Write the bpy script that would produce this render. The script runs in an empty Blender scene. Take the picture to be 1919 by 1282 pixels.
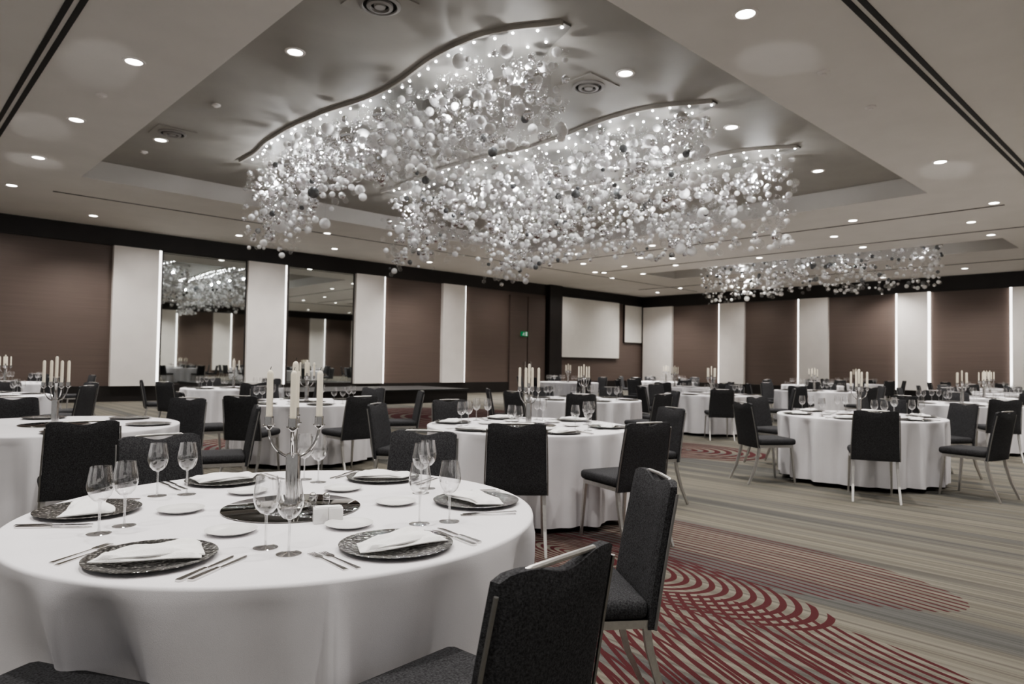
import bpy, bmesh, math, random
import numpy as np
from mathutils import Vector, Matrix
random.seed(7)
SC = bpy.context.scene
C = SC.collection
PI = math.pi
R = math.radians
try:
    SC.view_settings.look = 'AgX - Medium High Contrast'
except Exception:
    pass
# ------------------------------------------------------------------ camera
H = 1.31
F = 24.0/36.0*1919
pitch = math.atan(38.6/F); roll = R(0.93)
fwd = Vector((0, math.cos(pitch), math.sin(pitch)))
up0 = Vector((0, -math.sin(pitch), math.cos(pitch)))
rt0 = Vector((1, 0, 0))
rt = rt0*math.cos(roll) + up0*math.sin(roll)
up = -rt0*math.sin(roll) + up0*math.cos(roll)
cam = bpy.data.cameras.new('camera'); co = bpy.data.objects.new('camera', cam); C.objects.link(co)
cam.lens = 24; cam.sensor_width = 36; cam.sensor_fit = 'HORIZONTAL'
m = Matrix.Identity(4)
for i in range(3):
    m[i][0] = rt[i]; m[i][1] = up[i]; m[i][2] = -fwd[i]
m[0][3], m[1][3], m[2][3] = 0, 0, H
co.matrix_world = m
cam.dof.use_dof = True; cam.dof.focus_distance = 2.3; cam.dof.aperture_fstop = 4.5
cam.clip_start = 0.05
SC.camera = co
EYE = Vector((0, 0, H))
def ray(px, py):
    return (fwd + rt*((px-959.5)/F) + up*((641-py)/F))
def pix(px, py, z):
    d = ray(px, py); t = (z-H)/d.z
    p = EYE + d*t
    return p
# room axes: u runs along the mirror wall, v towards it
A = R(46.4)
UX = Vector((math.sin(A), math.cos(A), 0)); VX = Vector((-math.cos(A), math.sin(A), 0))
RZ = math.atan2(UX.y, UX.x)
def W(u, v, z=0):
    p = UX*u + VX*v; p.z = z; return p
def uvof(p): return (p.dot(UX), p.dot(VX))
VL = 22.2   # mirror wall
UR = 31.0   # far wall
def pleft(px, py):
    d = ray(px, py); t = VL/d.dot(VX); p = EYE+d*t; return p.dot(UX), p.z
def pright(px, py):
    d = ray(px, py); t = UR/d.dot(UX); p = EYE+d*t; return p.dot(VX), p.z
ZC = 5.0; ZT = 5.40
# ------------------------------------------------------------------ materials
def newmat(name):
    mt = bpy.data.materials.new(name); mt.use_nodes = True
    nt = mt.node_tree; nt.nodes.clear()
    out = nt.nodes.new('ShaderNodeOutputMaterial')
    return mt, nt, out
def lk(nt, a, b): nt.links.new(a, b)
def pmat(name, col, rough=.5, metal=0, var=.08, scale=20, bump=0, bscale=200, stretch=(1, 1, 1), spec=.5):
    mt, nt, out = newmat(name)
    b = nt.nodes.new('ShaderNodeBsdfPrincipled')
    b.inputs['Roughness'].default_value = rough; b.inputs['Metallic'].default_value = metal
    b.inputs['Specular IOR Level'].default_value = spec
    tc = nt.nodes.new('ShaderNodeTexCoord'); mp = nt.nodes.new('ShaderNodeMapping'); mp.inputs['Scale'].default_value = stretch
    lk(nt, tc.outputs['Object'], mp.inputs['Vector'])
    n = nt.nodes.new('ShaderNodeTexNoise'); n.inputs['Scale'].default_value = scale; n.inputs['Detail'].default_value = 4
    lk(nt, mp.outputs[0], n.inputs['Vector'])
    cr = nt.nodes.new('ShaderNodeValToRGB')
    cr.color_ramp.elements[0].position = .3; cr.color_ramp.elements[1].position = .7
    cr.color_ramp.elements[0].color = (*[max(0, c*(1-var)) for c in col], 1)
    cr.color_ramp.elements[1].color = (*[min(1, c*(1+var)) for c in col], 1)
    lk(nt, n.outputs['Fac'], cr.inputs['Fac']); lk(nt, cr.outputs['Color'], b.inputs['Base Color'])
    if bump:
        n2 = nt.nodes.new('ShaderNodeTexNoise'); n2.inputs['Scale'].default_value = bscale
        lk(nt, mp.outputs[0], n2.inputs['Vector'])
        bp = nt.nodes.new('ShaderNodeBump'); bp.inputs['Strength'].default_value = bump; bp.inputs['Distance'].default_value = .01
        lk(nt, n2.outputs['Fac'], bp.inputs['Height']); lk(nt, bp.outputs[0], b.inputs['Normal'])
    lk(nt, b.outputs[0], out.inputs[0])
    return mt
def emat(name, col, s):
    mt, nt, out = newmat(name)
    e = nt.nodes.new('ShaderNodeEmission'); e.inputs[0].default_value = (*col, 1); e.inputs[1].default_value = s
    lk(nt, e.outputs[0], out.inputs[0]); return mt
def thin(name, tint=.96, lo=.05, hi=.75, rough=.02, white=0.0, gcol=1.0, power=2.6):
    mt, nt, out = newmat(name)
    tr = nt.nodes.new('ShaderNodeBsdfTransparent'); tr.inputs[0].default_value = (tint, tint, tint, 1)
    gl = nt.nodes.new('ShaderNodeBsdfGlossy'); gl.inputs['Roughness'].default_value = rough; gl.inputs[0].default_value = (gcol, gcol, gcol, 1)
    lw = nt.nodes.new('ShaderNodeLayerWeight'); lw.inputs[0].default_value = .5
    pw = nt.nodes.new('ShaderNodeMath'); pw.operation = 'POWER'; pw.inputs[1].default_value = power
    lk(nt, lw.outputs['Facing'], pw.inputs[0])
    mr = nt.nodes.new('ShaderNodeMapRange'); mr.inputs[3].default_value = lo; mr.inputs[4].default_value = hi
    lk(nt, pw.outputs[0], mr.inputs[0])
    mx = nt.nodes.new('ShaderNodeMixShader'); lk(nt, mr.outputs[0], mx.inputs[0]); lk(nt, tr.outputs[0], mx.inputs[1]); lk(nt, gl.outputs[0], mx.inputs[2])
    last = mx.outputs[0]
    if white:
        df = nt.nodes.new('ShaderNodeBsdfDiffuse'); df.inputs[0].default_value = (.9, .9, .9, 1)
        m2 = nt.nodes.new('ShaderNodeMixShader'); m2.inputs[0].default_value = white
        lk(nt, last, m2.inputs[1]); lk(nt, df.outputs[0], m2.inputs[2]); last = m2.outputs[0]
    lk(nt, last, out.inputs[0]); return mt
def charger_mat():
    mt, nt, out = newmat('beaded_charger')
    b = nt.nodes.new('ShaderNodeBsdfPrincipled'); b.inputs['Roughness'].default_value = .18; b.inputs['Metallic'].default_value = .9
    tc = nt.nodes.new('ShaderNodeTexCoord')
    v = nt.nodes.new('ShaderNodeTexVoronoi'); v.inputs['Scale'].default_value = 85
    lk(nt, tc.outputs['Object'], v.inputs['Vector'])
    cr = nt.nodes.new('ShaderNodeValToRGB'); e = cr.color_ramp.elements
    e[0].position = .14; e[0].color = (.95, .94, .92, 1); e[1].position = .50; e[1].color = (.16, .158, .155, 1)
    lk(nt, v.outputs['Distance'], cr.inputs[0]); lk(nt, cr.outputs[0], b.inputs['Base Color'])
    bp = nt.nodes.new('ShaderNodeBump'); bp.inputs['Strength'].default_value = .7; bp.inputs['Distance'].default_value = .004; bp.invert = True
    lk(nt, v.outputs['Distance'], bp.inputs['Height']); lk(nt, bp.outputs[0], b.inputs['Normal'])
    lk(nt, b.outputs[0], out.inputs[0]); return mt

M = {}
M['cloth'] = pmat('white_linen', (.76, .745, .765), .85, 0, .02, 6, .12, 500)
M['napkin'] = pmat('napkin_linen', (.84, .83, .82), .9, 0, .03, 30, .2, 300)
M['fabric'] = pmat('charcoal_fabric', (.052, .052, .055), .95, 0, .55, 170, .4, 350, spec=.2)
M['alu'] = pmat('brushed_aluminium', (.56, .55, .53), .42, 1, .06, 60)
M['rail'] = pmat('satin_grey_metal', (.32, .315, .305), .5, 1, .06, 60)
M['silver'] = pmat('polished_silver', (.66, .65, .64), .14, 1, .05, 40)
M['steel'] = pmat('cutlery_steel', (.66, .65, .64), .13, 1, .04, 50)
M['charger'] = charger_mat()
M['disc'] = pmat('smoked_mirror', (.19, .185, .18), .04, 1, .05, 5)
M['porcelain'] = pmat('porcelain', (.78, .77, .76), .25, 0, .02, 10)
M['wax'] = pmat('ivory_wax', (.84, .78, .65), .5, 0, .04, 20)
M['wick'] = pmat('wick', (.03, .03, .03), .9)
M['glass'] = thin('clear_glass', .985, .07, 1.0, .02, 0, 1.0, 2.2)
M['stem'] = thin('stem_glass', .95, .24, 1.0)
M['tabletop'] = pmat('table_board', (.3, .24, .18), .6, 0, .2, 10)
M['black'] = pmat('black_paint', (.012, .011, .011), .6, 0, .2, 10)
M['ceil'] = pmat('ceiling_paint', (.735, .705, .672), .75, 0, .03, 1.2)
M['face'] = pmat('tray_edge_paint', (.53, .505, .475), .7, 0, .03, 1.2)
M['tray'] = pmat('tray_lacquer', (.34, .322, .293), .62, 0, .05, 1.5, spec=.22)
M['wood'] = pmat('dark_wood_veneer', (.134, .101, .087), .5, 0, .09, 1.0, 0, 100, (.5, .5, 50))
M['door'] = pmat('door_veneer', (.107, .081, .071), .5, 0, .09, 1.0, 0, 100, (.5, .5, 50))
M['darkband'] = pmat('dark_wall_band', (.016, .013, .012), .5, 0, .2, 2)
M['column'] = pmat('column_plaster', (.79, .755, .725), .8, 0, .03, 2)
M['mirror'] = pmat('wall_mirror_glass', (.68, .71, .695), .02, 1, .02, 1)
M['screen'] = pmat('screen_fabric', (.78, .76, .72), .9, 0, .02, 3)
M['grille'] = pmat('vent_paint', (.30, .285, .27), .6, 0, .05, 5)
M['lens'] = emat('downlight_lens', (1, .96, .9), 18)
M['ledstrip'] = emat('column_led', (1, .97, .93), 4)
M['led'] = emat('chandelier_led', (.97, .98, 1), 90)
M['bclear'] = thin('bubble_clear', .975, .10, 1.0, .025, .006, 1.0, 3.2)
M['bwhite'] = pmat('bubble_white', (.89, .88, .87), .12, 0, .03, 5)
M['bchrome'] = pmat('bubble_chrome', (.90, .90, .91), .05, 1, .03, 5)
M['bdark'] = pmat('bubble_smoke', (.20, .205, .21), .08, .5, .1, 5)
M['rim'] = pmat('canopy_rim', (.42, .395, .36), .5, 0, .05, 4, spec=.3)
M['panel'] = pmat('canopy_panel_paint', (.21, .20, .185), .5, 0, .05, 4, spec=.3)
M['wire'] = pmat('wire', (.2, .2, .2), .6, 0)
M['green'] = emat('exit_green', (.03, .35, .13), .4)
M['signwhite'] = emat('exit_white', (.9, 1, .92), .5)

def carpet():
    mt, nt, out = newmat('striped_carpet')
    N = nt.nodes.new
    b = N('ShaderNodeBsdfPrincipled'); b.inputs['Roughness'].default_value = .95; b.inputs['Specular IOR Level'].default_value = .15
    tc = N('ShaderNodeTexCoord')
    def noise(s, detail=2):
        mp = N('ShaderNodeMapping'); mp.inputs['Scale'].default_value = s
        lk(nt, tc.outputs['Object'], mp.inputs[0])
        n = N('ShaderNodeTexNoise'); n.inputs['Scale'].default_value = 1; n.inputs['Detail'].default_value = detail
        lk(nt, mp.outputs[0], n.inputs['Vector']); return n.outputs['Fac']
    c = N('ShaderNodeValToRGB'); e = c.color_ramp.elements
    e[0].position = .30; e[0].color = (.090, .089, .085, 1)
    e[1].position = .72; e[1].color = (.116, .111, .099, 1)
    for p, col in ((.42, (.100, .098, .091, 1)), (.49, (.154, .143, .121, 1)), (.56, (.170, .157, .130, 1)), (.62, (.132, .125, .108, 1))):
        x = e.new(p); x.color = col
    lk(nt, noise((2.6, .05, 1), 5), c.inputs[0])
    f = N('ShaderNodeValToRGB'); f.color_ramp.elements[0].position = .36; f.color_ramp.elements[1].position = .6
    f.color_ramp.elements[0].color = (.66, .66, .66, 1); f.color_ramp.elements[1].color = (1.08, 1.08, 1.08, 1)
    lk(nt, noise((38, .25, 1), 4), f.inputs[0])
    mul = N('ShaderNodeMix'); mul.data_type = 'RGBA'; mul.blend_type = 'MULTIPLY'; mul.inputs[0].default_value = 1
    lk(nt, c.outputs[0], mul.inputs[6]); lk(nt, f.outputs[0], mul.inputs[7])
    def vm(op, a, v):
        n = N('ShaderNodeVectorMath'); n.operation = op; lk(nt, a, n.inputs[0])
        if v is not None: n.inputs[1].default_value = v
        return n
    def mm(op, a, v=None, s=None):
        n = N('ShaderNodeMath'); n.operation = op; lk(nt, a, n.inputs[0])
        if s is not None: lk(nt, s, n.inputs[1])
        elif v is not None: n.inputs[1].default_value = v
        return n.outputs[0]
    def dist(cu, cv, su, sv):
        a = vm('SUBTRACT', tc.outputs['Object'], (cu, cv, 0)); a = vm('MULTIPLY', a.outputs[0], (su, sv, 0))
        return vm('LENGTH', a.outputs[0], None).outputs['Value']
    def ring(c, s, sp, duty, mc, mr):
        d = dist(c[0], c[1], s[0], s[1]); l = mm('LESS_THAN', mm('FRACT', mm('DIVIDE', d, sp)), duty)
        k = mm('LESS_THAN', dist(mc[0], mc[1], 1/mr[0], 1/mr[1]), 1)
        return mm('MULTIPLY', l, s=k)
    # families of arcs: circle centre, scale, spacing, line width, clipping ellipse
    fam = [
        ((3.62, 3.15), (2.0, .80), .068, .48, (3.60, 2.85), (.44, 1.48)),
        ((-2.2, 2.9), (1, .8), .060, .34, (4.45, 2.85), (.60, 1.85)),
        ((5.2, 0.3), (1, 1), .060, .42, (2.86, 1.50), (.76, 1.14)),
        ((9.3, 5.9), (1, .8), .14, .5, (9.3, 5.9), (.9, 1.4)),
        ((10.4, 12.3), (1, .8), .30, .7, (10.4, 12.3), (2.6, 3.6)),
        ((4.4, 9.6), (1, .8), .14, .5, (4.4, 9.6), (1.1, 1.7)),
        ((7.2, 8.4), (1, .8), .14, .45, (7.2, 8.4), (.7, 1.2)),
        ((0.9, 2.6), (1, .9), .080, .22, (2.75, 1.9), (.60, .95)),
    ]
    tot = None
    for a in fam:
        r_ = ring(*a)
        tot = r_ if tot is None else mm('MAXIMUM', tot, s=r_)
    mx = N('ShaderNodeMix'); mx.data_type = 'RGBA'
    lk(nt, tot, mx.inputs[0]); lk(nt, mul.outputs[2], mx.inputs[6]); mx.inputs[7].default_value = (.068, .019, .021, 1)
    lk(nt, mx.outputs[2], b.inputs['Base Color'])
    bp = N('ShaderNodeBump'); bp.inputs['Strength'].default_value = .25; bp.inputs['Distance'].default_value = .01
    lk(nt, noise((160, 160, 160)), bp.inputs['Height']); lk(nt, bp.outputs[0], b.inputs['Normal'])
    lk(nt, b.outputs[0], out.inputs[0]); return mt
M['carpet'] = carpet()

# ------------------------------------------------------------------ mesh helpers
class MB:
    def __init__(s): s.v = []; s.f = []; s.m = []
    def add(s, vs, fs, mi=0):
        o = len(s.v); s.v += [tuple(p) for p in vs]; s.f += [tuple(i+o for i in q) for q in fs]; s.m += [mi]*len(fs); return s
    def box(s, x0, x1, y0, y1, z0, z1, mi=0):
        vs = [(x, y, z) for z in (z0, z1) for y in (y0, y1) for x in (x0, x1)]
        return s.add(vs, [(0, 2, 3, 1), (4, 5, 7, 6), (0, 1, 5, 4), (2, 6, 7, 3), (0, 4, 6, 2), (1, 3, 7, 5)], mi)
    def rbox(s, cx, cy, cz, sx, sy, sz, bev, seg=3, mi=0):
        bm = bmesh.new(); bmesh.ops.create_cube(bm, size=1)
        for v in bm.verts: v.co = Vector((cx+v.co.x*sx, cy+v.co.y*sy, cz+v.co.z*sz))
        bmesh.ops.bevel(bm, geom=bm.edges[:], offset=bev, segments=seg, affect='EDGES', profile=.5)
        bm.verts.ensure_lookup_table(); bm.verts.index_update()
        s.add([v.co[:] for v in bm.verts], [[v.index for v in f.verts] for f in bm.faces], mi); bm.free(); return s
    def tube(s, path, r, n=8, mi=0):
        P = [Vector(p) for p in path]; rs = r if isinstance(r, (list, tuple)) else [r]*len(P)
        vs = []; fs = []; ref = None
        for i, p in enumerate(P):
            t = (P[min(i+1, len(P)-1)]-P[max(i-1, 0)]).normalized()
            if ref is None:
                ref = Vector((1, 0, 0)) if abs(t.x) < .9 else Vector((0, 1, 0))
            a = (ref - t*ref.dot(t)).normalized(); b = t.cross(a); ref = a
            for k in range(n):
                th = 2*PI*(k+.5)/n
                vs.append(p + a*math.cos(th)*rs[i] + b*math.sin(th)*rs[i])
        for i in range(len(P)-1):
            for k in range(n):
                k2 = (k+1) % n; fs.append((i*n+k, i*n+k2, (i+1)*n+k2, (i+1)*n+k))
        fs.append(tuple(range(n-1, -1, -1))); fs.append(tuple((len(P)-1)*n+k for k in range(n)))
        return s.add(vs, fs, mi)
    def lathe(s, prof, n=24, c=(0, 0, 0), mi=0, cap=False):
        vs = []; fs = []
        for r, z in prof:
            for k in range(n):
                th = 2*PI*k/n; vs.append((c[0]+r*math.cos(th), c[1]+r*math.sin(th), c[2]+z))
        for i in range(len(prof)-1):
            for k in range(n):
                k2 = (k+1) % n; fs.append((i*n+k, i*n+k2, (i+1)*n+k2, (i+1)*n+k))
        if cap:
            fs.append(tuple(range(n-1, -1, -1))); fs.append(tuple((len(prof)-1)*n+k for k in range(n)))
        return s.add(vs, fs, mi)
    def prism(s, poly, z0, z1, mi=0):
        n = len(poly)
        vs = [(x, y, z0) for x, y in poly]+[(x, y, z1) for x, y in poly]
        fs = [tuple(range(n-1, -1, -1)), tuple(range(n, 2*n))]+[(k, (k+1) % n, n+(k+1) % n, n+k) for k in range(n)]
        return s.add(vs, fs, mi)
    def mesh(s, name, mats, smooth=False):
        me = bpy.data.meshes.new(name); me.from_pydata(s.v, [], s.f)
        for q in (mats if isinstance(mats, list) else [mats]): me.materials.append(q)
        if any(s.m): me.polygons.foreach_set('material_index', s.m)
        if smooth:
            me.polygons.foreach_set('use_smooth', [True]*len(me.polygons)); me.set_sharp_from_angle(angle=R(42))
        me.update(); return me
    def build(s, name, mats, parent=None, smooth=False, rz=0, loc=(0, 0, 0)):
        o = bpy.data.objects.new(name, s.mesh(name, mats, smooth)); C.objects.link(o)
        o.location = loc; o.rotation_euler = (0, 0, rz)
        if parent: o.parent = parent
        return o
def tag(o, label, cat, group=None):
    o['label'] = label; o['category'] = cat
    if group: o['group'] = group
    return o
def thing(name, label, cat, loc=(0, 0, 0), rz=0, group=None):
    o = bpy.data.objects.new(name, None); C.objects.link(o); o.location = loc; o.rotation_euler = (0, 0, rz); o.empty_display_size = .1
    return tag(o, label, cat, group)
def struct(o): o['kind'] = 'structure'; return o
FIRST = {}
def place(kind, maker, loc, rz, label, cat, group):
    """the first use makes the thing, later uses copy it and each of its parts"""
    if kind not in FIRST:
        o = maker(); FIRST[kind] = o
    else:
        src = FIRST[kind]; o = src.copy(); C.objects.link(o)
        for ch in src.children:
            c = ch.copy(); C.objects.link(c); c.parent = o
            for g in ch.children:
                d = g.copy(); C.objects.link(d); d.parent = c
    o.location = loc; o.rotation_euler = (0, 0, rz)
    tag(o, label, cat, group); return o
def emptyroot(name):
    o = bpy.data.objects.new(name, None); C.objects.link(o); o.empty_display_size = .1; return o

# ------------------------------------------------------------------ room shell
U0, V0, U1 = -5.0, -5.0, UR
struct(MB().box(U0, U1+.3, V0, VL+.3, -.1, 0).build('floor', M['carpet'], rz=RZ))
T1u, T1v = (3.17, 16.06), (4.31, 16.3)
T2u, T2v = (22.9, 25.1), (4.31, 16.3)
mb = MB()
us = [U0, T1u[0], T1u[1], T2u[0], T2u[1], U1+.3]; vs_ = [V0, T1v[0], T1v[1], VL+.3]
for i in range(5):
    for j in range(3):
        a, b, c, d = us[i], us[i+1], vs_[j], vs_[j+1]
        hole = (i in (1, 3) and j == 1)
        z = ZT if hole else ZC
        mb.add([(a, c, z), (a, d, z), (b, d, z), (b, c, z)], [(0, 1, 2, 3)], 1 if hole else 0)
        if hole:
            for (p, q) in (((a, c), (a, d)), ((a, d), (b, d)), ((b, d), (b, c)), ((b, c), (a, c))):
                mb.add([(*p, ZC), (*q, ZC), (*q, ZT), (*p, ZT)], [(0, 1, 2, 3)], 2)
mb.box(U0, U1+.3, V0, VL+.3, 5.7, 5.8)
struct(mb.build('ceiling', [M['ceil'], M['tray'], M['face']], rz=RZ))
struct(MB().box(U0, U1+.3, VL, VL+.2, 0, ZC).build('wall_left', M['wood'], rz=RZ))
struct(MB().box(U1, U1+.2, V0, VL, 0, ZC).build('wall_right', M['wood'], rz=RZ))
struct(MB().box(9, U1, V0-.2, V0, 0, ZC).build('wall_front', M['wood'], rz=RZ))
struct(MB().box(U0, U1, VL-.06, VL, 0, .45).build('baseboard_left', M['darkband'], rz=RZ))
struct(MB().box(U1-.06, U1, V0, VL-.06, 0, .45).build('baseboard_right', M['darkband'], rz=RZ))
tn = [0]
def trim(mb, mat):
    tn[0] += 1
    return struct(mb.build('trim_%d' % tn[0], mat, rz=RZ))
trim(MB().box(U0, U1, VL-.10, VL, 4.5, ZC), M['darkband'])  # shadow along the wall tops, built as dark strips
trim(MB().box(U1-.10, U1, V0, VL-.1, 4.42, ZC), M['darkband'])
trim(MB().box(9, U1, V0, V0+.1, 4.5, ZC), M['darkband'])
for (a, b) in ((207, 292), (460, 529), (663, 715), (826, 867)):
    ua, ub = pleft(a, 600)[0], pleft(b, 600)[0]
    t = trim(MB().box(ua, ub, VL-.16, VL, .45, 4.5), M['column'])
    MB().box(ub, ub+.09, VL-.09, VL-.005, .45, 4.5).build('led_strip', M['ledstrip'], t)
for (a, b, sides) in ((1208, 1262, ''), (1351, 1397, 'l'), (1500, 1554, 'l'), (1684, 1740, 'lr'), (1899, 1962, 'l')):
    va, vb = pright(b, 620)[0], pright(a, 620)[0]
    t = trim(MB().box(U1-.16, U1, va, vb, .45, 4.42), M['column'])
    if 'l' in sides: MB().box(U1-.09, U1-.005, vb, vb+.09, .45, 4.42).build('led_strip', M['ledstrip'], t)
    if 'r' in sides: MB().box(U1-.09, U1-.005, va-.08, va, .45, 4.42).build('led_strip', M['ledstrip'], t)
for k in range(6):
    u = 10.5+3.67*k
    t = trim(MB().box(u, u+1.2, V0, V0+.16, .45, 4.5), M['column'])
    MB().box(u+1.2, u+1.30, V0+.005, V0+.09, .45, 4.5).build('led_strip', M['ledstrip'], t)
# dark pilaster beside the screen, door leaves
ua, ub = pleft(1022, 600)[0], pleft(1045, 600)[0]
trim(MB().box(ua, ub, VL-.3, VL, 0, ZC), M['darkband'])
for n, (a, b) in enumerate(((953, 985), (987, 1019))):
    ua, ub = pleft(a, 640)[0], pleft(b, 640)[0]
    d = MB().box(ua, ub, VL-.09, VL, .02, 4.35).build('door_%d' % (n+1), M['door'], rz=RZ); struct(d)
    hu = ub-.15 if n == 0 else ua+.15
    MB().tube([(hu, VL-.10, .95), (hu, VL-.15, .95), (hu, VL-.15, 1.35), (hu, VL-.10, 1.35)], .018).build('door_handle', M['alu'], d)
# ceiling air slots
def slot_u(v, u0, u1, w=.03, ks=(-.055, .055)):
    for k in ks: trim(MB().box(u0, u1, v+k-w, v+k+w, ZC-.012, ZC+.001), M['black'])
def slot_v(u, v0, v1, w=.03, ks=(-.055, .055)):
    for k in ks: trim(MB().box(u+k-w, u+k+w, v0, v1, ZC-.012, ZC+.001), M['black'])
slot_u(2.55, 3.0, 30); slot_v(1.5, 4.0, 21)
slot_u(18.2, 3.0, 30, .016, (0,)); slot_v(18.3, 3.4, 17.4, .02, (0,)); slot_v(21.4, 3.4, 17.4, .02, (0,)); slot_v(27.6, 3.4, 20, .02, (0,))

# wall mirrors
for (a, b, lab) in ((300, 459, 'tall wall mirror at left reflecting the bubble chandelier'), (537, 661, 'tall wall mirror right of it, reflecting ceiling downlights')):
    ua, ub = pleft(a, 600)[0], pleft(b, 600)[0]
    t = thing('wall_mirror', lab, 'mirror', W((ua+ub)/2, VL-.03, .45), RZ, 'wall mirrors between the white columns')
    hw = (ub-ua)/2
    MB().box(-hw+.03, hw-.03, -.012, .02, .03, 4.02).build('mirror_glass', M['mirror'], t)
    f = MB()
    f.box(-hw, -hw+.03, -.025, .03, 0, 4.05); f.box(hw-.03, hw, -.025, .03, 0, 4.05); f.box(-hw+.03, hw-.03, -.025, .03, 0, .03); f.box(-hw+.03, hw-.03, -.025, .03, 4.02, 4.05)
    f.build('mirror_frame', M['darkband'], t)
# projection screen and white panel
ua, zt = pleft(1050, 556); ub, zb = pleft(1156, 674)
t = thing('projection_screen', 'large pale projection screen on the wall near the corner', 'screen', W((ua+ub)/2, VL-.12, zb), RZ)
hw = (ub-ua)/2; hh = zt-zb
MB().box(-hw, hw, -.01, .01, .06, hh).build('screen_fabric', M['screen'], t)
MB().box(-hw-.06, hw+.06, -.06, .09, hh, hh+.16).build('screen_case', M['black'], t)
MB().tube([(-hw, 0, .04), (hw, 0, .04)], .025).build('bottom_bar', M['black'], t)
ua, zt = pleft(1169, 572); ub, zb = pleft(1200, 643)
t = thing('wall_panel', 'small white lit wall panel right of projection screen', 'panel', W((ua+ub)/2, VL-.05, zb), RZ)
hw = (ub-ua)/2
MB().box(-hw, hw, -.03, .05, 0, zt-zb).build('board', M['screen'], t)
f = MB()
f.box(-hw-.05, -hw, -.04, .05, -.05, zt-zb+.05); f.box(hw, hw+.05, -.04, .05, -.05, zt-zb+.05); f.box(-hw, hw, -.04, .05, -.05, 0); f.box(-hw, hw, -.04, .05, zt-zb, zt-zb+.05); f.build('frame', M['darkband'], t)
# exit sign
u_, z_ = pleft(979, 626)
t = thing('exit_sign', 'small green emergency exit sign with running figure above door', 'sign', W(u_, VL-.12, z_), RZ)
MB().box(-.21, .21, -.03, .03, -.11, .11).build('sign_box', M['green'], t)
f = MB()
f.box(.06, .15, -.036, -.031, -.09, .09)
f.lathe([(.0005, -.003), (.02, -.003), (.02, .003), (.0005, .003)], 10, (-.06, -.034, .07))
for a, b in (((-.06, .045), (-.075, -.01)), ((-.075, -.01), (-.03, -.045)), ((-.03, -.045), (-.04, -.09)), ((-.075, -.01), (-.11, -.05)), ((-.11, -.05), (-.16, -.05)), ((-.06, .035), (-.01, .02)), ((-.06, .035), (-.115, .02))):
    f.tube([(a[0], -.034, a[1]), (b[0], -.034, b[1])], .009, 6)
f.build('pictogram', M['signwhite'], t)
# stage
t = thing('stage_platform', 'low black stage platform in front of the mirror wall', 'stage', W(11.6, 18.9, 0), RZ)
MB().box(-3.1, 3.1, -1.45, 1.45, .36, .42).build('deck', M['black'], t)
MB().box(-3.05, 3.05, -1.4, 1.4, 0, .36).build('skirt', M['darkband'], t)

# ------------------------------------------------------------------ ceiling fixtures
def mk_down():
    o = emptyroot('downlight')
    MB().lathe([(.095, -.004), (.098, -.012), (.13, -.012), (.135, 0)], 24).build('trim_ring', M['column'], o, True)
    MB().lathe([(.0005, -.006), (.096, -.006)], 24).build('lens', M['lens'], o)
    return o
def spot(p, w, ang=125, rad=.08):
    l = bpy.data.lights.new('spot', 'SPOT'); l.energy = w; l.spot_size = R(ang); l.spot_blend = .9; l.shadow_soft_size = rad; l.color = (1, .96, .915)
    o = bpy.data.objects.new('spot', l); C.objects.link(o); o.location = p; return o
SPW = 490
near_d = [
 (251, 115, 0, 'recessed downlight left of the raised tray, nearest on the left'),
 (143, 224, 0, 'recessed downlight left of the tray, second from the front'),
 (72, 295, 0, 'recessed downlight left of the tray, third from the front'),
 (22, 347, 0, 'recessed downlight at left edge, fourth in the left row'),
 (175, 404, 0, 'recessed downlight above the brown wall at far left'),
 (1397, 25, 0, 'large recessed downlight at top right of the ceiling'),
 (1762, 303, 0, 'recessed downlight right of the tray beside the black slot'),
 (1863, 380, 0, 'recessed downlight at right behind the long black slot'),
 (553, 97, 1, 'recessed downlight in the tray left of the wavy canopy'),
 (301, 262, 1, 'recessed downlight in the tray beside left round vent'),
 (1172, 137, 1, 'recessed downlight in the tray beside right square vent'),
 (1371, 238, 1, 'recessed downlight in the tray right of second bubble strip'),
 (1533, 320, 1, 'recessed downlight in the tray right of third bubble strip'),
 (1820, 416, 0, 'recessed downlight at right before the second dark recess'),
 (1598, 413, 0, 'recessed downlight right behind the tray corner'),
]
far_d = [(1857, 440), (1563, 443), (1617, 463), (1808, 503), (613, 437), (627, 466), (448, 441), (782, 467), (805, 491), (1222, 460),
 (1067, 475), (1083, 476), (1093, 494), (1115, 510), (1132, 511), (1147, 521), (1170, 499), (1205, 513), (1200, 483), (1260, 484), (1266, 497), (1232, 548), (1275, 540), (1423, 483), (1390, 498), (1655, 520), (966, 492)]
for (x, y, k, lab) in near_d:
    p = pix(x, y, ZT if k else ZC)
    place('down', mk_down, p, 0, lab, 'downlight', 'ceiling downlights')
    spot(p-Vector((0, 0, .03)), SPW)
for i, (x, y) in enumerate(far_d):
    p = pix(x, y, ZC)
    place('down', mk_down, p, 0, 'small recessed downlight in the ceiling beyond the bubble chandelier', 'downlight', 'distant ceiling downlights')
    spot(p-Vector((0, 0, .03)), SPW)
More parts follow.
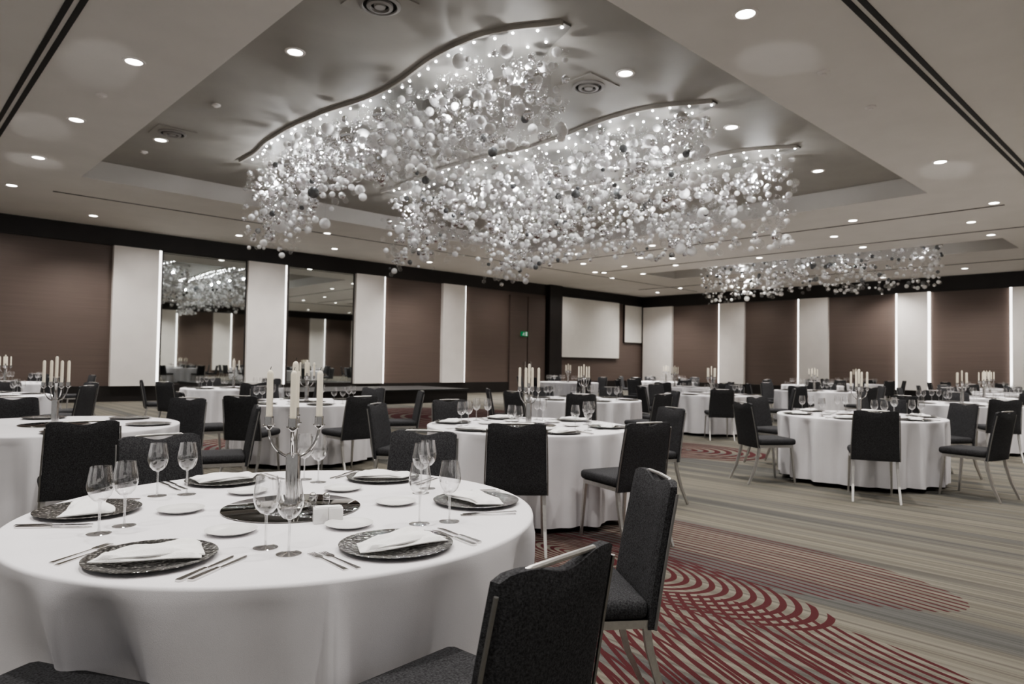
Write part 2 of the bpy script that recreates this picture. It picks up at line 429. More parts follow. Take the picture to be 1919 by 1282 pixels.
# extra spots added for light, out of view around the camera and near wall
for (u, v) in ((1.0, 2.2), (3.0, 1.3), (1.0, 4.6), (-1.5, 0), (-1.5, 3), (2, -2), (6, -2), (5.5, 1), (9, 1), (3.6, 5.0)):
    spot(W(u, v, (ZT if T1u[0] < u < T1u[1] and v > T1v[0] else ZC)-.03), SPW*.6)
for u in (11.5, 14.5, 17.5, 20.5, 24, 27.5):  # downlights added to brighten what the wall mirrors reflect
    for v in (-3.0, 0.0):
        p = W(u, v, ZC)
        if v < -2:
            place('down', mk_down, p, 0, 'recessed downlight added near the opposite wall to brighten the mirror view', 'downlight', 'added downlights along the opposite wall')
        spot(p-Vector((0, 0, .03)), SPW*1.3)
# unseen spots without fixtures, added to brighten the two visible walls
for u in (-1, 2.5, 6, 9.5, 13, 16.5, 20, 24, 28): spot(W(u, 20.6, 4.95), 130, 150)
for v in (1.5, 5, 8.5, 12, 15.5, 19): spot(W(29.4, v, 4.95), 130, 150)
# round vents in square plates
def mk_vent():
    o = emptyroot('ceiling_vent')
    f = MB().box(-.32, .32, -.32, .32, -.015, 0); f.build('plate', M['tray'], o)
    MB().lathe([(.235, -.016), (.24, -.03), (.20, -.045), (.19, -.03)], 32).build('outer_ring', M['grille'], o, True)
    MB().lathe([(.15, -.02), (.15, -.05), (.11, -.06), (.10, -.03)], 32).build('inner_ring', M['grille'], o, True)
    MB().lathe([(.0005, -.055), (.06, -.055), (.07, -.03)], 24).build('centre_cone', M['grille'], o, True)
    MB().lathe([(.0005, -.017), (.235, -.017)], 32).build('throat', M['black'], o)
    return o
for (x, y, lab) in ((1103, 160, 'square ceiling vent with round diffuser right of wavy canopy'), (323, 248, 'square ceiling vent with round diffuser left of wavy canopy'), (712, 6, 'round ceiling vent cut by the top edge of the photo')):
    place('vent', mk_vent, pix(x, y, ZT), RZ, lab, 'vent', 'ceiling vents')
def mk_det():
    o = emptyroot('smoke_detector')
    MB().lathe([(.07, 0), (.07, -.02), (.05, -.03), (.0005, -.03)], 20).build('base', M['column'], o, True)
    MB().lathe([(.035, -.03), (.03, -.045), (.0005, -.047)], 16).build('cap', M['column'], o, True)
    return o
for (x, y, z, lab) in ((405, 196, ZT, 'white round smoke detector in the tray left of the canopy'), (270, 284, ZT, 'white round smoke detector near left corner of the tray'),
                       (190, 177, ZC, 'small sprinkler disc in the ceiling at upper left'), (1543, 134, ZC, 'small sprinkler disc in ceiling right of the tray'), (1632, 200, ZC, 'small sprinkler disc between tray and right downlight')):
    o = place('det', mk_det, pix(x, y, z), 0, lab, 'smoke detector' if 'smoke' in lab else 'sprinkler', 'ceiling sensors')
    if 'sprinkler' in lab: o.name = 'sprinkler'

# ------------------------------------------------------------------ chandeliers
def icos(sub):
    bm = bmesh.new(); bmesh.ops.create_icosphere(bm, subdivisions=sub, radius=1); bm.verts.index_update()
    v = np.array([x.co[:] for x in bm.verts]); f = np.array([[x.index for x in q.verts] for q in bm.faces]); bm.free(); return v, f
IV, IF = icos(2)
bmats = [M['bclear'], M['bwhite'], M['bchrome'], M['bdark']]
bmesh_big = []
v3, f3 = icos(3)
for q in bmats:
    me = bpy.data.meshes.new('bubble'); me.from_pydata(v3.tolist(), [], f3.tolist()); me.materials.append(q)
    me.polygons.foreach_set('use_smooth', [True]*len(me.polygons)); bmesh_big.append(me)
me_led = MB().lathe([(.0005, -.017), (.009, -.014), (.0125, -.007), (.0125, 0)], 8).mesh('led', M['led'])
EDGE_V = [5.43, 5.87, 6.41, 7.25, 8.28, 9.14, 10.1, 11.28, 12.45, 13.17, 14.04]
EDGE_U = [5.95, 5.59, 5.39, 5.36, 5.52, 5.54, 5.36, 5.28, 5.34, 5.48, 5.50]
def chandelier(label, du, zb_v, zb_z, width, nbig, nsmall, ztop, rbig=(.055, .10), rsm=(.022, .055), evs=EDGE_V, eus=EDGE_U, probs=(.49, .29, .20, .02), group=None, lampw=31, nled=32):
    rng = np.random.RandomState(int(du*10)+3)
    v0, v1 = evs[0], evs[-1]
    vv = np.linspace(v0, v1, 70); uu = np.interp(vv, evs, eus)
    k = np.ones(5)/5; us_ = np.convolve(np.pad(uu, 2, mode='edge'), k, 'valid')
    eu = lambda v: float(np.interp(v, vv, us_))+du
    wd = lambda v: max(.18, min(width, (v-v0)*1.0+.18))       # the strip tapers to its near end
    root = thing('bubble_chandelier', label, 'chandelier', (0, 0, 0), 0, group)
    c = W(eu((v0+v1)/2)+width/2, (v0+v1)/2, ztop)
    root.location = c; root.rotation_euler = (0, 0, RZ)
    cu, cv = eu((v0+v1)/2)+width/2, (v0+v1)/2
    L = lambda u, v, z: (u-cu, v-cv, z-ztop)
    poly = [(eu(v)-cu+.04, v-cv) for v in vv]+[(eu(v)-cu+wd(v), v-cv) for v in vv[::-1]]
    MB().prism(poly[::-1], -.03, 0).build('canopy_panel', M['panel'], root)
    mb = MB(); n = len(vv)
    vs = []
    for v in vv:
        u = eu(v)-cu
        vs += [(u, v-cv, 0), (u, v-cv, -.06), (u+.04, v-cv, -.06), (u+.04, v-cv, 0)]
    fs = []
    for i in range(n-1):
        for a in range(4):
            b = (a+1) % 4; fs.append((i*4+a, i*4+b, i*4+4+b, i*4+4+a))
    fs += [(0, 1, 2, 3), (n*4-1, n*4-2, n*4-3, n*4-4)]
    mb.add(vs, fs); mb.build('canopy_rim', M['rim'], root, True)
    for i in range(nled):
        for row in (.14, .55):
            v = v0+.08+(v1-v0-.16)*(i+.5*(row > .2))/nled
            if row > wd(v)-.05: continue
            o = bpy.data.objects.new('led_spot', me_led); C.objects.link(o); o.parent = root; o.location = L(eu(v)+row+rng.uniform(-.05, .05), v, ztop-.03)
    def samp(big):
        v = v0+.05+(v1-v0)*rng.rand()**.95; f_ = rng.uniform(.04, 1); u = eu(v)+f_*wd(v)
        zb = np.interp(v, zb_v, zb_z)+.14*math.sin(2.3*v+du)*math.sin(3.1*f_*width+v)
        t = rng.rand()**(1.0 if not big else 1.25)
        z = (ztop-.16)-(ztop-.16-zb)*t
        z += rng.normal(0, .05)
        return u, v, min(z, ztop-.2)
    wires = MB(); done = []
    cnt = 0
    while cnt < nbig:
        u, v, z = samp(True); r_ = rbig[0]+(rbig[1]-rbig[0])*rng.rand()**1.6
        if any((u-a)**2+(v-b)**2+(z-c_)**2 < (r_+d)**2 for a, b, c_, d in done): continue
        done.append((u, v, z, r_)); cnt += 1
        mi = rng.choice(4, p=probs)
        o = bpy.data.objects.new('bubble', bmesh_big[mi]); C.objects.link(o); o.parent = root; o.location = L(u, v, z); o.scale = (r_, r_, r_)
        wires.tube([L(u, v, z+r_*.98), L(u, v, ztop-.03)], .0008, 3)
    P = np.zeros((nsmall, 3)); Rr = rsm[0]+(rsm[1]-rsm[0])*rng.rand(nsmall)
    for i in range(nsmall):
        P[i] = L(*samp(False))
    V = (IV[None]*Rr[:, None, None]+P[:, None, :]).reshape(-1, 3)
    Fq = (IF[None]+(np.arange(nsmall)*len(IV))[:, None, None]).reshape(-1, 3)
    me = bpy.data.meshes.new('small_bubbles'); me.from_pydata(V.tolist(), [], Fq.tolist())
    for q in bmats: me.materials.append(q)
    mi = np.repeat(rng.choice(4, nsmall, p=probs), len(IF)); me.polygons.foreach_set('material_index', mi.astype(np.int32))
    me.polygons.foreach_set('use_smooth', [True]*len(me.polygons)); me.update()
    o = bpy.data.objects.new('small_bubbles', me); C.objects.link(o); o.parent = root; o['kind'] = 'stuff'
    w = wires.build('hanging_wires', M['wire'], root); w['kind'] = 'stuff'
    for i in range(7):
        v = v0+(v1-v0)*(i+.6)/7
        l = bpy.data.lights.new('canopy_lamp', 'POINT'); l.energy = lampw; l.shadow_soft_size = .03; l.color = (.97, .98, 1)
        lo = bpy.data.objects.new('canopy_lamp', l); C.objects.link(lo); lo.location = W(eu(v)+wd(v)*.5, v, ztop-.50)
    return root
chandelier('nearest wavy strip of glass bubbles, large S-curved canopy', 0, [5.4, 7, 8, 9.3, 10.4, 11.3, 12, 13, 14.1], [4.0, 3.95, 4.05, 4.2, 4.3, 4.1, 3.8, 3.65, 3.5], 1.05, 100, 1200, ZT, (.078, .14), (.034, .074), group='bubble chandelier strips')
chandelier('middle wavy strip of glass bubbles in the ceiling tray', 3.42, [5.4, 7, 8.5, 9.8, 11, 12, 13.9], [4.2, 4.05, 3.8, 3.75, 4.0, 3.7, 3.5], 1.05, 100, 1150, ZT, (.078, .125), (.034, .073), group='bubble chandelier strips')
chandelier('farthest strip of glass bubbles in the large ceiling tray', 6.42, [5.4, 7, 8, 10, 12, 13.9], [3.5, 3.6, 3.75, 3.85, 3.65, 3.5], 1.05, 100, 1250, ZT, (.078, .12), (.034, .072), group='bubble chandelier strips')
chandelier('distant darker bubble chandelier in the second ceiling recess', 17.9, [6, 8.5, 10, 11.5, 14], [3.75, 3.85, 4.2, 3.9, 3.85], 1.0, 100, 800, ZT, (.068, .11), (.035, .07), evs=[5.9, 8, 10, 12, 14.2], eus=[5.6, 5.4, 5.6, 5.4, 5.5], probs=(.43, .24, .24, .09), lampw=7, nled=14)

# ------------------------------------------------------------------ makers of furniture and tableware
def mk_chair():
    o = emptyroot('banquet_chair')
    s = MB().rbox(0, .02, .466, .43, .455, .07, .028, 3); s.build('seat', M['fabric'], o, True)
    nx, nt_ = 16, 12
    th_ = lambda s_, t: .012+.014*min(1, (1-abs(s_))*7)*min(1, min(t, 1-t)*9+.15)
    F_, B_ = [], []
    for j in range(nt_+1):
        t = j/nt_
        for i in range(nx+1):
            s_ = -1+2*i/nx
            h = .898-.026*(.5*(1+math.cos(PI*s_/.65)) if abs(s_) < .65 else 0) - (.014*(abs(s_)-.85)/.15 if abs(s_) > .85 else 0)
            z = .40+t*(h-.40); x = s_*(.214-.016*t); y = -.232-.085*((z-.40)/.5)**1.2+.018*s_*s_
            k = th_(s_, t)
            F_.append((x, y+k, z)); B_.append((x, y-k, z))
    n = (nx+1)*(nt_+1); fs = []
    for j in range(nt_):
        for i in range(nx):
            a = j*(nx+1)+i; fs.append((a+1, a, a+nx+1, a+nx+2)); fs.append((n+a, n+a+1, n+a+nx+2, n+a+nx+1))
    for i in range(nx):
        fs.append((i, i+1, n+i+1, n+i)); a = nt_*(nx+1)+i; fs.append((a+1, a, n+a, n+a+1))
    for j in range(nt_):
        a = j*(nx+1); fs.append((a+nx+1, a, n+a, n+a+nx+1)); a += nx; fs.append((a, a+nx+1, n+a+nx+1, n+a))
    MB().add(F_+B_, fs).build('backrest', M['fabric'], o, True)
    h = MB().tube([(-.125, -.300, .886), (-.11, -.314, .896), (0, -.317, .898), (.11, -.314, .896), (.125, -.300, .886)], .007, 8); h.build('grab_handle', M['alu'], o, True)
    for sx in (-1, 1):
        MB().tube([(sx*.219, -.226, .40), (sx*.216, -.249, .55), (sx*.210, -.279, .72), (sx*.204, -.306, .86)], .0055, 6).build('back_rail', M['rail'], o, True)
    g = MB()
    for sx in (-1, 1): g.box(sx*.195-.011, sx*.195+.011, -.21, .21, .402, .431)
    g.box(-.184, .184, .188, .21, .402, .431); g.box(-.184, .184, -.21, -.188, .402, .431)
    g.build('seat_frame', M['alu'], o)
    for sx in (-1, 1):
        MB().tube([(sx*.190, .198, .412), (sx*.194, .205, .34), (sx*.202, .235, 0.0)], [.018, .017, .0125], 4).build('leg', M['alu'], o)
        MB().tube([(sx*.194, -.20, .412), (sx*.196, -.212, .33), (sx*.202, -.26, .16), (sx*.208, -.335, 0.0)], [.018, .018, .016, .0125], 4).build('leg', M['alu'], o)
    return o
def mk_table():
    o = emptyroot('round_table')
    MB().lathe([(.0005, .715), (.76, .715), (.77, .722), (.77, .738), (.76, .745), (.0005, .745)], 48).build('tabletop', M['tabletop'], o, True)
    for k in range(4):
        a = PI/4+k*PI/2; c, s = math.cos(a), math.sin(a)
        MB().tube([(.5*c, .5*s, .715), (.56*c, .56*s, .4), (.60*c, .60*s, 0)], .018, 8).build('leg', M['black'], o, True)
    return o
def cloth_mesh(seed, zbot, amp=.05, dents=(), k0=11, overlap=None):
    rg = random.Random(seed); n = 360; Rr = .905
    ph = [rg.uniform(0, 2*PI) for _ in range(5)]
    ks = [k0, k0+4, k0*2-1, 3, 5]; am = [1, .8, .55, .3, .35]
    rings = [(0.001, .7505), (.3, .7505), (.6, .7505), (.84, .7505), (.894, .7505), (.903, .7475)]
    vs = []
    for r_, z in rings:
        for k in range(n):
            t = 2*PI*k/n; vs.append((r_*math.cos(t), r_*math.sin(t), z))
    nz = 20
    for j in range(nz+1):
        q = j/nz; z = .739-(.739-zbot)*q
        for k in range(n):
            t = 2*PI*k/n
            w = sum(a*math.sin(kk*t+p+.35*math.sin(2*t+p)) for a, kk, p in zip(am, ks, ph))/2.0
            w = math.copysign(abs(w)**1.25, w)
            g = min(1, q*1.7)**.65
            r_ = Rr+.006*min(1, q*6)+amp*g*(w-.45)
            if overlap is not None:
                x = (t-overlap+PI) % (2*PI)-PI
                if 0 <= x < .45: r_ += .06*min(1, q*3)*(1-x/.45)**2
            for (da, dw, dd) in dents:
                x = (t-da+PI) % (2*PI)-PI
                r_ -= dd*math.exp(-(x/dw)**2)*min(1, max(0, (q-.04)/.32))
            vs.append((r_*math.cos(t), r_*math.sin(t), z))
    fs = []; nr = len(rings)+nz+1
    for i in range(nr-1):
        for k in range(n):
            k2 = (k+1) % n; fs.append((i*n+k, (i+1)*n+k, (i+1)*n+k2, i*n+k2))
    me = MB().add(vs, fs).mesh('tablecloth', M['cloth'])
    me.polygons.foreach_set('use_smooth', [True]*len(me.polygons)); return me
BOWL = [(.004, .098), (.018, .104), (.031, .119), (.038, .140), (.039, .152), (.036, .174), (.0318, .199), (.030, .211), (.0292, .211), (.031, .199), (.0352, .174), (.0382, .152), (.0371, .140), (.0302, .120), (.017, .106), (.001, .102)]
def mk_glass():
    o = emptyroot('wine_glass')
    MB().lathe(BOWL, 24).build('bowl', M['glass'], o, True)
    MB().lathe([(.006, .006), (.0042, .015), (.0036, .05), (.0042, .092), (.006, .100)], 10).build('stem', M['stem'], o, True)
    MB().lathe([(.0005, 0), (.036, 0), (.036, .0015), (.02, .004), (.006, .007)], 24).build('foot', M['stem'], o, True)
    return o
def mk_glass_far():
    m_ = MB().lathe([(.0005, 0), (.036, 0), (.036, .0015), (.006, .007), (.0038, .05), (.004, .098)], 14, mi=1)
    m_.lathe(BOWL[:9], 14)
    return m_.build('wine_glass', [M['glass'], M['stem']], None, True)
def mk_charger():
    return MB().lathe([(.0005, 0), (.10, 0), (.115, .003), (.165, .012), (.170, .0145), (.165, .0155), (.118, .007), (.10, .005), (.0005, .005)], 48).build('charger_plate', M['charger'], None, True)
def mk_side():
    return MB().lathe([(.0005, 0), (.045, 0), (.05, .002), (.078, .012), (.080, .014), (.077, .0145), (.052, .006), (.045, .005), (.0005, .005)], 40).build('side_plate', M['porcelain'], None, True)
def mk_napkin():
    # one soft cloth folded flat in two, its free end splayed and slightly drooping
    nx, ny = 26, 14; m_ = MB()
    for (lx, ly, ox, oy, zb, th, rot) in ((.25, .13, 0, 0, 0, .009, 0), (.24, .118, .006, .005, .0088, .009, .08)):
        T, B = [], []; c, s = math.cos(rot), math.sin(rot)
        for j in range(ny+1):
            for i in range(nx+1):
                a = i/nx*2-1; b = j/ny*2-1
                e = min(1, (1-abs(a))*7)**.5*min(1, (1-abs(b))*4)**.5
                x = lx/2*a*(1-.12*b); y = ly/2*b*(1+.24*a)+.014*math.sin(2.2*a)
                x, y = ox+c*x-s*y, oy+s*x+c*y
                drop = -.006*max(0, abs(a)-.55)/.45*(1 if zb > 0 else 0)
                z = zb+drop+th*.3+th*.7*e
                T.append((x, y, z+.005*math.sin(5*a+2.5*b+rot*30)*e+.003*math.sin(9*b+4*a)*e)); B.append((x, y, max(0, zb+drop-.001)))
        n = (nx+1)*(ny+1); fs = []
        for j in range(ny):
            for i in range(nx):
                a = j*(nx+1)+i; fs.append((a, a+1, a+nx+2, a+nx+1)); fs.append((n+a+1, n+a, n+a+nx+1, n+a+nx+2))
        for i in range(nx):
            fs.append((i+1, i, n+i, n+i+1)); a = ny*(nx+1)+i; fs.append((a, a+1, n+a+1, n+a))
        for j in range(ny):
            a = j*(nx+1); fs.append((a, a+nx+1, n+a+nx+1, n+a)); a += nx; fs.append((a+nx+1, a, n+a, n+a+nx+1))
        m_.add(T+B, fs)
    return m_.build('napkin', M['napkin'], None, True)
def mk_fork():     # points to +x
    m_ = MB()
    m_.prism([(-.105, -.0075), (-.06, -.0055), (.02, -.003), (.035, -.004), (.045, -.011), (.06, -.012), (.06, .012), (.045, .011), (.035, .004), (.02, .003), (-.06, .0055), (-.105, .0075)], .0005, .0035)
    for y in (-.0095, -.0032, .0032, .0095):
        m_.prism([(.06, y-.002), (.10, y-.0012), (.10, y+.0012), (.06, y+.002)], .0008, .0032)
    return m_.build('fork', M['steel'])
def mk_knife():
    m_ = MB()
    m_.prism([(-.115, -.007), (-.11, -.0085), (-.03, -.007), (-.005, -.0055), (-.005, .0055), (-.03, .007), (-.11, .0085), (-.115, .007)], .0005, .006)
    m_.prism([(-.005, -.005), (.06, -.009), (.10, -.0085), (.118, .002), (.115, .006), (-.005, .0055)], .0012, .003)
    return m_.build('table_knife', M['steel'])
def mk_disc():
    return MB().lathe([(.0005, 0), (.248, 0), (.25, .002), (.25, .005), (.247, .006), (.0005, .006)], 56).build('mirror_plate', M['disc'], None, True)
ZCUP = .318
BASE_P = [(.0005, 0), (.068, 0), (.070, .006), (.062, .010), (.031, .014), (.0295, .02), (.0005, .02)]
STEM_P = [(.0270, .018), (.0270, .190), (.0245, .198), (.014, .202), (.0125, .208), (.0125, .325), (.016, .330), (.0005, .330)]
CUPM_P = [(.0005, .330), (.012, .330), (.021, .338), (.021, .342), (.0165, .342), (.0165, .372), (.0145, .372), (.0145, .352), (.0005, .352)]
CUP_P = [(.0005, .288), (.009, .290), (.011, .297), (.022, .304), (.0225, .308), (.0165, .308), (.0165, .338), (.0145, .338), (.0145, ZCUP), (.0005, ZCUP)]
def arm_path(k):
    a = k*PI/2; c, s = math.cos(a), math.sin(a)
    return [(.090*math.sin(PI/2*i/10)*c, .090*math.sin(PI/2*i/10)*s, .30-.115*math.cos(PI/2*i/10)) for i in range(11)], (.090*c, .090*s, 0)
def mk_candelabra():
    o = emptyroot('candelabra')
    MB().lathe(BASE_P, 32).build('base', M['silver'], o, True)
    MB().lathe(STEM_P, 24).build('stem', M['silver'], o, True)
    MB().lathe(CUPM_P, 20).build('cup', M['silver'], o, True)
    for k in range(4):
        pts, c = arm_path(k)
        MB().tube(pts, .0052, 8).build('arm', M['silver'], o, True)
        MB().lathe(CUP_P, 20, c).build('cup', M['silver'], o, True)
    return o
def mk_candelabra_far():
    m_ = MB().lathe(BASE_P, 20).lathe(STEM_P, 14).lathe(CUPM_P, 12)
    for k in range(4):
        pts, c = arm_path(k); m_.tube(pts, .0052, 6); m_.lathe(CUP_P, 12, c)
    return m_.build('candelabra', M['silver'], None, True)
CANDLE_P = [(.0005, 0), (.0120, 0), (.0113, .180), (.0092, .188), (.004, .193), (.0005, .194)]
def mk_candle():
    o = MB().lathe(CANDLE_P, 16).build('taper_candle', M['wax'], None, True)
    MB().tube([(0, 0, .192), (.001, 0, .198), (.003, 0, .206)], .0011, 5).build('wick', M['wick'], o)
    return o
def mk_candle_far(): return MB().lathe(CANDLE_P, 12).build('taper_candle', M['wax'], None, True)
def mk_shaker():
    o = emptyroot('shaker')
    MB().lathe([(.0005, 0), (.016, 0), (.017, .004), (.0125, .035), (.012, .042)], 16).build('body', M['glass'], o, True)
    MB().lathe([(.0125, .042), (.013, .046), (.011, .055), (.005, .060), (.0005, .061)], 16).build('cap', M['steel'], o, True)
    return o
# ------------------------------------------------------------------ tables
SECT = ['near', 'near right', 'right', 'far right', 'far', 'far left', 'left', 'near left']
def sector(c, p, used):
    n = Vector((-c[0], -c[1])).normalized()
    r_ = Vector((c[1], -c[0])).normalized()
    d = Vector((p[0]-c[0], p[1]-c[1])); a = math.degrees(math.atan2(d.dot(r_), d.dot(n)))/45
    for k in sorted(range(8), key=lambda k: abs((a-k+4) % 8-4)):
        if k not in used:
            used.add(k); return SECT[k]
    return 'near'
TB = [
 ('the nearest table', (-.815, 2.58), -108, 3, [(.066, 1.44), (.49, 2.55), (-1.85, 3.62), (-.53, 3.95), (-1.24, 1.22)], .02),
 ('the front left table', (-3.66, 5.5), -50, 'c', [(-2.75, 4.42), (-2.30, 5.95), (-3.28, 6.9), (-4.8, 6.6)], .03),
 ('the second left-edge table', (-7.35, 9.3), -20, 1, [(-5.9, 9.45), (-7.9, 10.7), (-6.5, 10.6), (-6.5, 8.0)], .05),
 ('the third left-edge table', (-10.0, 13.5), -30, 0, [(-8.7, 12.9), (-9.0, 14.5), (-10.0, 12.0), (-10.4, 15)], .05),
 ('the table before the mirrors', (-5.2, 12.8), 10, 1, [(-6.5, 12.2), (-5.75, 11.35), (-4.35, 11.55), (-3.8, 13.2), (-5.0, 14.3), (-6.2, 14.0)], .05),
 ('the left middle table', (-2.69, 9.0), -60, 1, [(-2.97, 7.6), (-1.72, 7.8), (-1.25, 9.5), (-3.9, 8.2), (-2.1, 10.4), (-3.7, 10.2)], .05),
 ('the front centre table', (.16, 6.15), -70, 2, [(.02, 4.68), (.99, 4.95), (1.46, 6.60), (-1.21, 6.55), (-.66, 7.35)], .04),
 ('the second centre table', (1.15, 10.85), -75, 1, [(.93, 9.35), (-.33, 10.7), (.05, 9.85), (2.15, 9.75), (2.65, 11.05), (.6, 12.3), (1.8, 12.3)], .05),
 ('the table right of centre', (3.95, 13.5), -80, 1, [(3.68, 12.0), (5.35, 13.1), (2.55, 13.1), (4.8, 14.75), (3.1, 14.75)], .05),
 ('the front right table', (4.12, 8.1), -65, 2, [(3.58, 6.70), (2.68, 7.85), (4.95, 6.98), (5.5, 8.4), (5.12, 9.2), (3.40, 9.45)], .05),
 ('the second right table', (7.45, 11.3), -50, 1, [(8.8, 10.7), (7.1, 9.8), (6.1, 10.6), (6.3, 12.3), (8.2, 12.6)], .06),
 ('the table behind front right table', (7.27, 16.4), 0, 1, None, .06),
 ('the far right-edge table', (11.9, 17.0), 30, 1, None, .06),
 ('the table below projection screen', (1.7, 20.5), 15, 0, None, .06),
 ('the far corner table', (5.2, 23.0), 0, 0, None, .06),
 ('the far wall middle table', (9.5, 21.6), 20, 0, None, .06),
 ('the far wall right table', (14.6, 21.0), 40, 0, None, .06),
 ('the third table on the right', (9.75, 14.1), 10, 1, None, .06),
 ('the table before the corner column', (4.3, 18.0), 50, 1, None, .06),
 ('the far back-right table', (12.2, 24.2), 0, 0, None, .06),
]
T1ANG = (-104, -47, 13, 72, 132, 190)
cl_meshes = [cloth_mesh(s, .05, .05, k0=k) for s, k in ((1, 14), (2, 17), (3, 15))]
for ti, (tp, c, base, lvl, chairs, zbot) in enumerate(TB):
    rg = random.Random(100+ti)
    far = c[1] > 12.0          # too small in the photo to show parts; the board under the cloth does not show at all
    rz0 = rg.uniform(0, 1)
    if not far:
        place('table', mk_table, (c[0], c[1], 0), rz0, 'round folding banquet table mostly hidden under cloth, %s' % tp, 'table', 'round banquet tables')
    if ti == 0:
        dents = [(R(-51), .22, .05), (R(-107), .34, .075), (R(-4), .24, .05)]
        me = cloth_mesh(11, zbot, .066, dents, 13, R(-66))
    elif ti in (1, 6, 9):
        me = cloth_mesh(20+ti, zbot, .06, (), 16)
    else: me = cl_meshes[ti % 3]
    o = bpy.data.objects.new('tablecloth', me); C.objects.link(o); o.location = (c[0], c[1], 0)
    if ti not in (0, 1, 6, 9): o.rotation_euler = (0, 0, rg.uniform(0, 6))
    tag(o, 'white cloth draped down over %s' % tp, 'tablecloth', 'white tablecloths')
    # chairs
    if chairs is None:
        a0 = rg.uniform(0, 1)
        chairs = [(c[0]+1.54*math.cos(a0+k*PI/3), c[1]+1.54*math.sin(a0+k*PI/3)) for k in range(6)]
    used = set()
    for ci, (bx, by) in enumerate(chairs):
        d = Vector((bx-c[0], by-c[1])); a = math.atan2(d.y, d.x)
        rr = min(1.38, max({0: 1.07, 6: 1.20, 9: 1.19}.get(ti, 1.22), d.length-.30))
        if ti == 0 and ci == 4: rr = 1.07
        if ti == 0 and ci == 3: rr = 1.2
        x, y = c[0]+rr*math.cos(a), c[1]+rr*math.sin(a)
        face = a+PI/2+(R((11, 9, 0, 0, 0)[ci]) if ti == 0 else R(rg.uniform(-6, 6)))      # chair faces +y locally, towards the table
        sec = sector(c, (x, y), used)
        place('chair', mk_chair, (x, y, 0), face, 'charcoal fabric banquet chair on the %s side of %s' % (sec, tp), 'chair', 'banquet chairs around the tables')
    # centrepiece
    Z = .7505
    place('disc', mk_disc, (c[0], c[1], Z), 0, 'round smoked mirror plate under the candelabra on %s' % tp, 'mirror plate', 'table centre mirror plates')
    ra = R(14.5) if ti == 0 else rg.uniform(0, 1.5)
    zc = Z+.006
    kc, kd = ('candelabraf', 'candlef') if far else ('candelabra', 'candle')
    fc, fd = (mk_candelabra_far, mk_candle_far) if far else (mk_candelabra, mk_candle)
    place(kc, fc, (c[0], c[1], zc), ra, 'silver five-arm candelabra standing at the centre of %s' % tp, 'candelabra', 'silver candelabras')
    place(kd, fd, (c[0], c[1], zc+.352), 0, 'ivory taper candle in the middle candelabra cup on %s' % tp, 'candle', 'taper candles')
    used = set()
    for k in range(4):
        a = ra+k*PI/2; p = (c[0]+.09*math.cos(a), c[1]+.09*math.sin(a))
        sec = sector(c, p, used)
        place(kd, fd, (p[0], p[1], zc+ZCUP), 0, 'ivory taper candle on the %s candelabra arm on %s' % (sec, tp), 'candle', 'taper candles')
    # settings
    used = set()
    for k in range(6):
        a = R(T1ANG[k]) if ti == 0 else R(base)+k*PI/3
        er = Vector((math.cos(a), math.sin(a))); et = Vector((-er.y, er.x)); cc = Vector(c)
        p = cc+er*.70
        sec = sector(c, p, used)
        def at(v, z=Z): return (v.x, v.y, z)
        if lvl != 0:
            place('charger', mk_charger, at(p), rg.uniform(0, 6), 'dark patterned charger plate at the %s setting on %s' % (sec, tp), 'plate', 'charger plates')
        if lvl in (2, 3):
            nr = a+PI/2+R((28, -8, 10, 5, -15, 12)[k])
            place('napkin', mk_napkin, at(p, Z+.0158), nr, 'folded white napkin on %s charger of %s' % (sec, tp), 'napkin', 'folded white napkins')
            place('side', mk_side, at(cc+er*.385+et*.02), 0, 'small white side plate before %s charger on %s' % (sec, tp), 'plate', 'white side plates')
        if lvl in (2, 3):
            for j, (w, nm) in enumerate(((.198, 'inner'), (.228, 'outer'))):
                place('fork', mk_fork, at(cc+er*(.715-.012*j)-et*w), a+PI+R(rg.uniform(-5, 5)), '%s steel fork left of %s charger on %s' % (nm, sec, tp), 'fork', 'steel forks')
                place('knife', mk_knife, at(cc+er*(.725-.012*j)+et*w), a+PI+R(rg.uniform(-4, 4)), '%s steel knife right of %s charger on %s' % (nm, sec, tp), 'knife', 'steel knives')
        if lvl != 'c':
            for (da, r_, nm) in ((24, .55, 'inner'), (31, .63, 'outer')):
                q = a+R(da); g = cc+Vector((math.cos(q), math.sin(q)))*r_
                near = c[1] < 8.5
                place('glass' if near else 'glassf', mk_glass if near else mk_glass_far, at(g), 0, 'clear wine glass, %s one by %s setting on %s' % (nm, sec, tp), 'wine glass', 'wine glasses')
# salt, pepper, white sachet holder on the nearest table
c = TB[0][1]
place('shaker', mk_shaker, (c[0]+.085, c[1]-.03, .7565), 0, 'glass salt shaker left of pair on nearest mirror plate', 'shaker', 'salt and pepper shakers')
place('shaker', mk_shaker, (c[0]+.135, c[1]-.03, .7565), 0, 'glass pepper shaker right of pair on nearest mirror plate', 'shaker', 'salt and pepper shakers')
t = thing('sachet_holder', 'small white porcelain sachet holder beside nearest mirror plate', 'holder', (c[0]+.19, c[1]-.21, .7505), R(20))
b = MB().rbox(-.0245, 0, .026, .049, .05, .052, .003, 2).rbox(.0245, 0, .026, .049, .05, .052, .003, 2); b.build('box', M['porcelain'], t, True)
b = MB().box(-.042, .042, -.018, .018, .0522, .0545); b.build('sachet', M['napkin'], t)
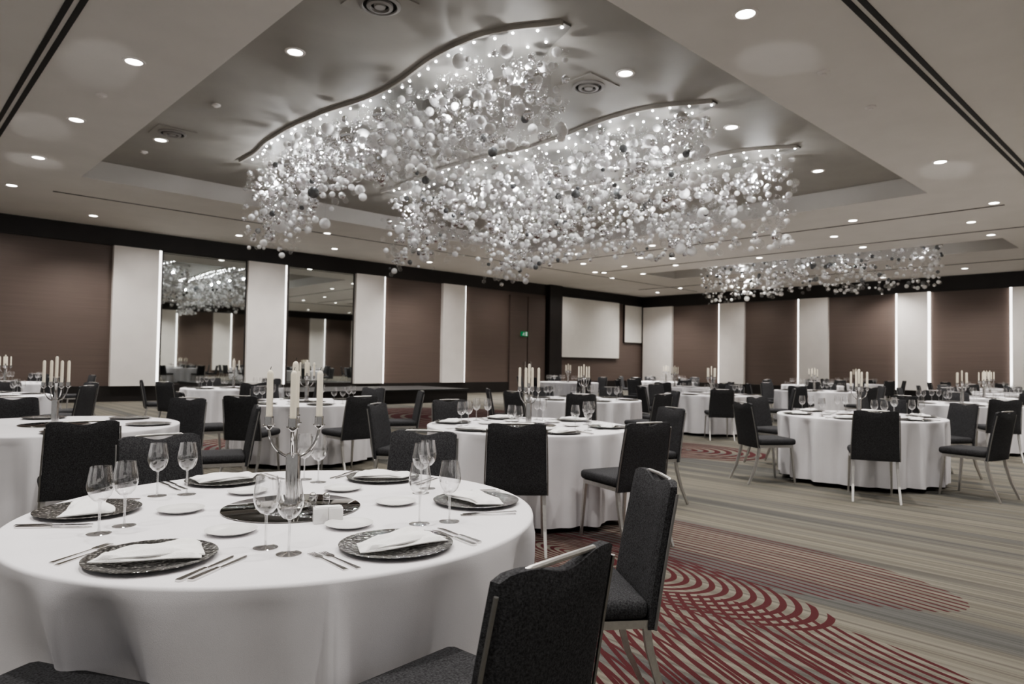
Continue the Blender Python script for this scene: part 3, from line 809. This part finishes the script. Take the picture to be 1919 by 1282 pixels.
# upward spots added to imitate mirror plate reflections, round pools on the ceiling
for ti, (x, y), ek in ((1, (75, 232), 85), (0, (190, 112), 80), (2, (62, 298), 95), (9, (1768, 315), 110), (6, (1440, 105), 60)):
    c = TB[ti][1]; p = pix(x, y, ZC)
    d = Vector((p.x-c[0], p.y-c[1], ZC-.8)); e = Vector((d.x, d.y, 0)).normalized()
    l = bpy.data.lights.new('mirror_bounce', 'SPOT'); l.energy = ek*(d.length/4.4)**2; l.spot_size = 2*math.atan(.5/d.length); l.spot_blend = .55; l.shadow_soft_size = .03
    o = bpy.data.objects.new('mirror_bounce', l); C.objects.link(o); o.location = (c[0]+e.x*.15, c[1]+e.y*.15, .80)
    o.rotation_mode = 'QUATERNION'; o.rotation_quaternion = d.to_track_quat('-Z', 'Y')

# ------------------------------------------------------------------ world
w = bpy.data.worlds.new('world'); SC.world = w; w.use_nodes = True
bg = w.node_tree.nodes['Background']; bg.inputs[0].default_value = (1, .975, .955, 1); bg.inputs[1].default_value = .29
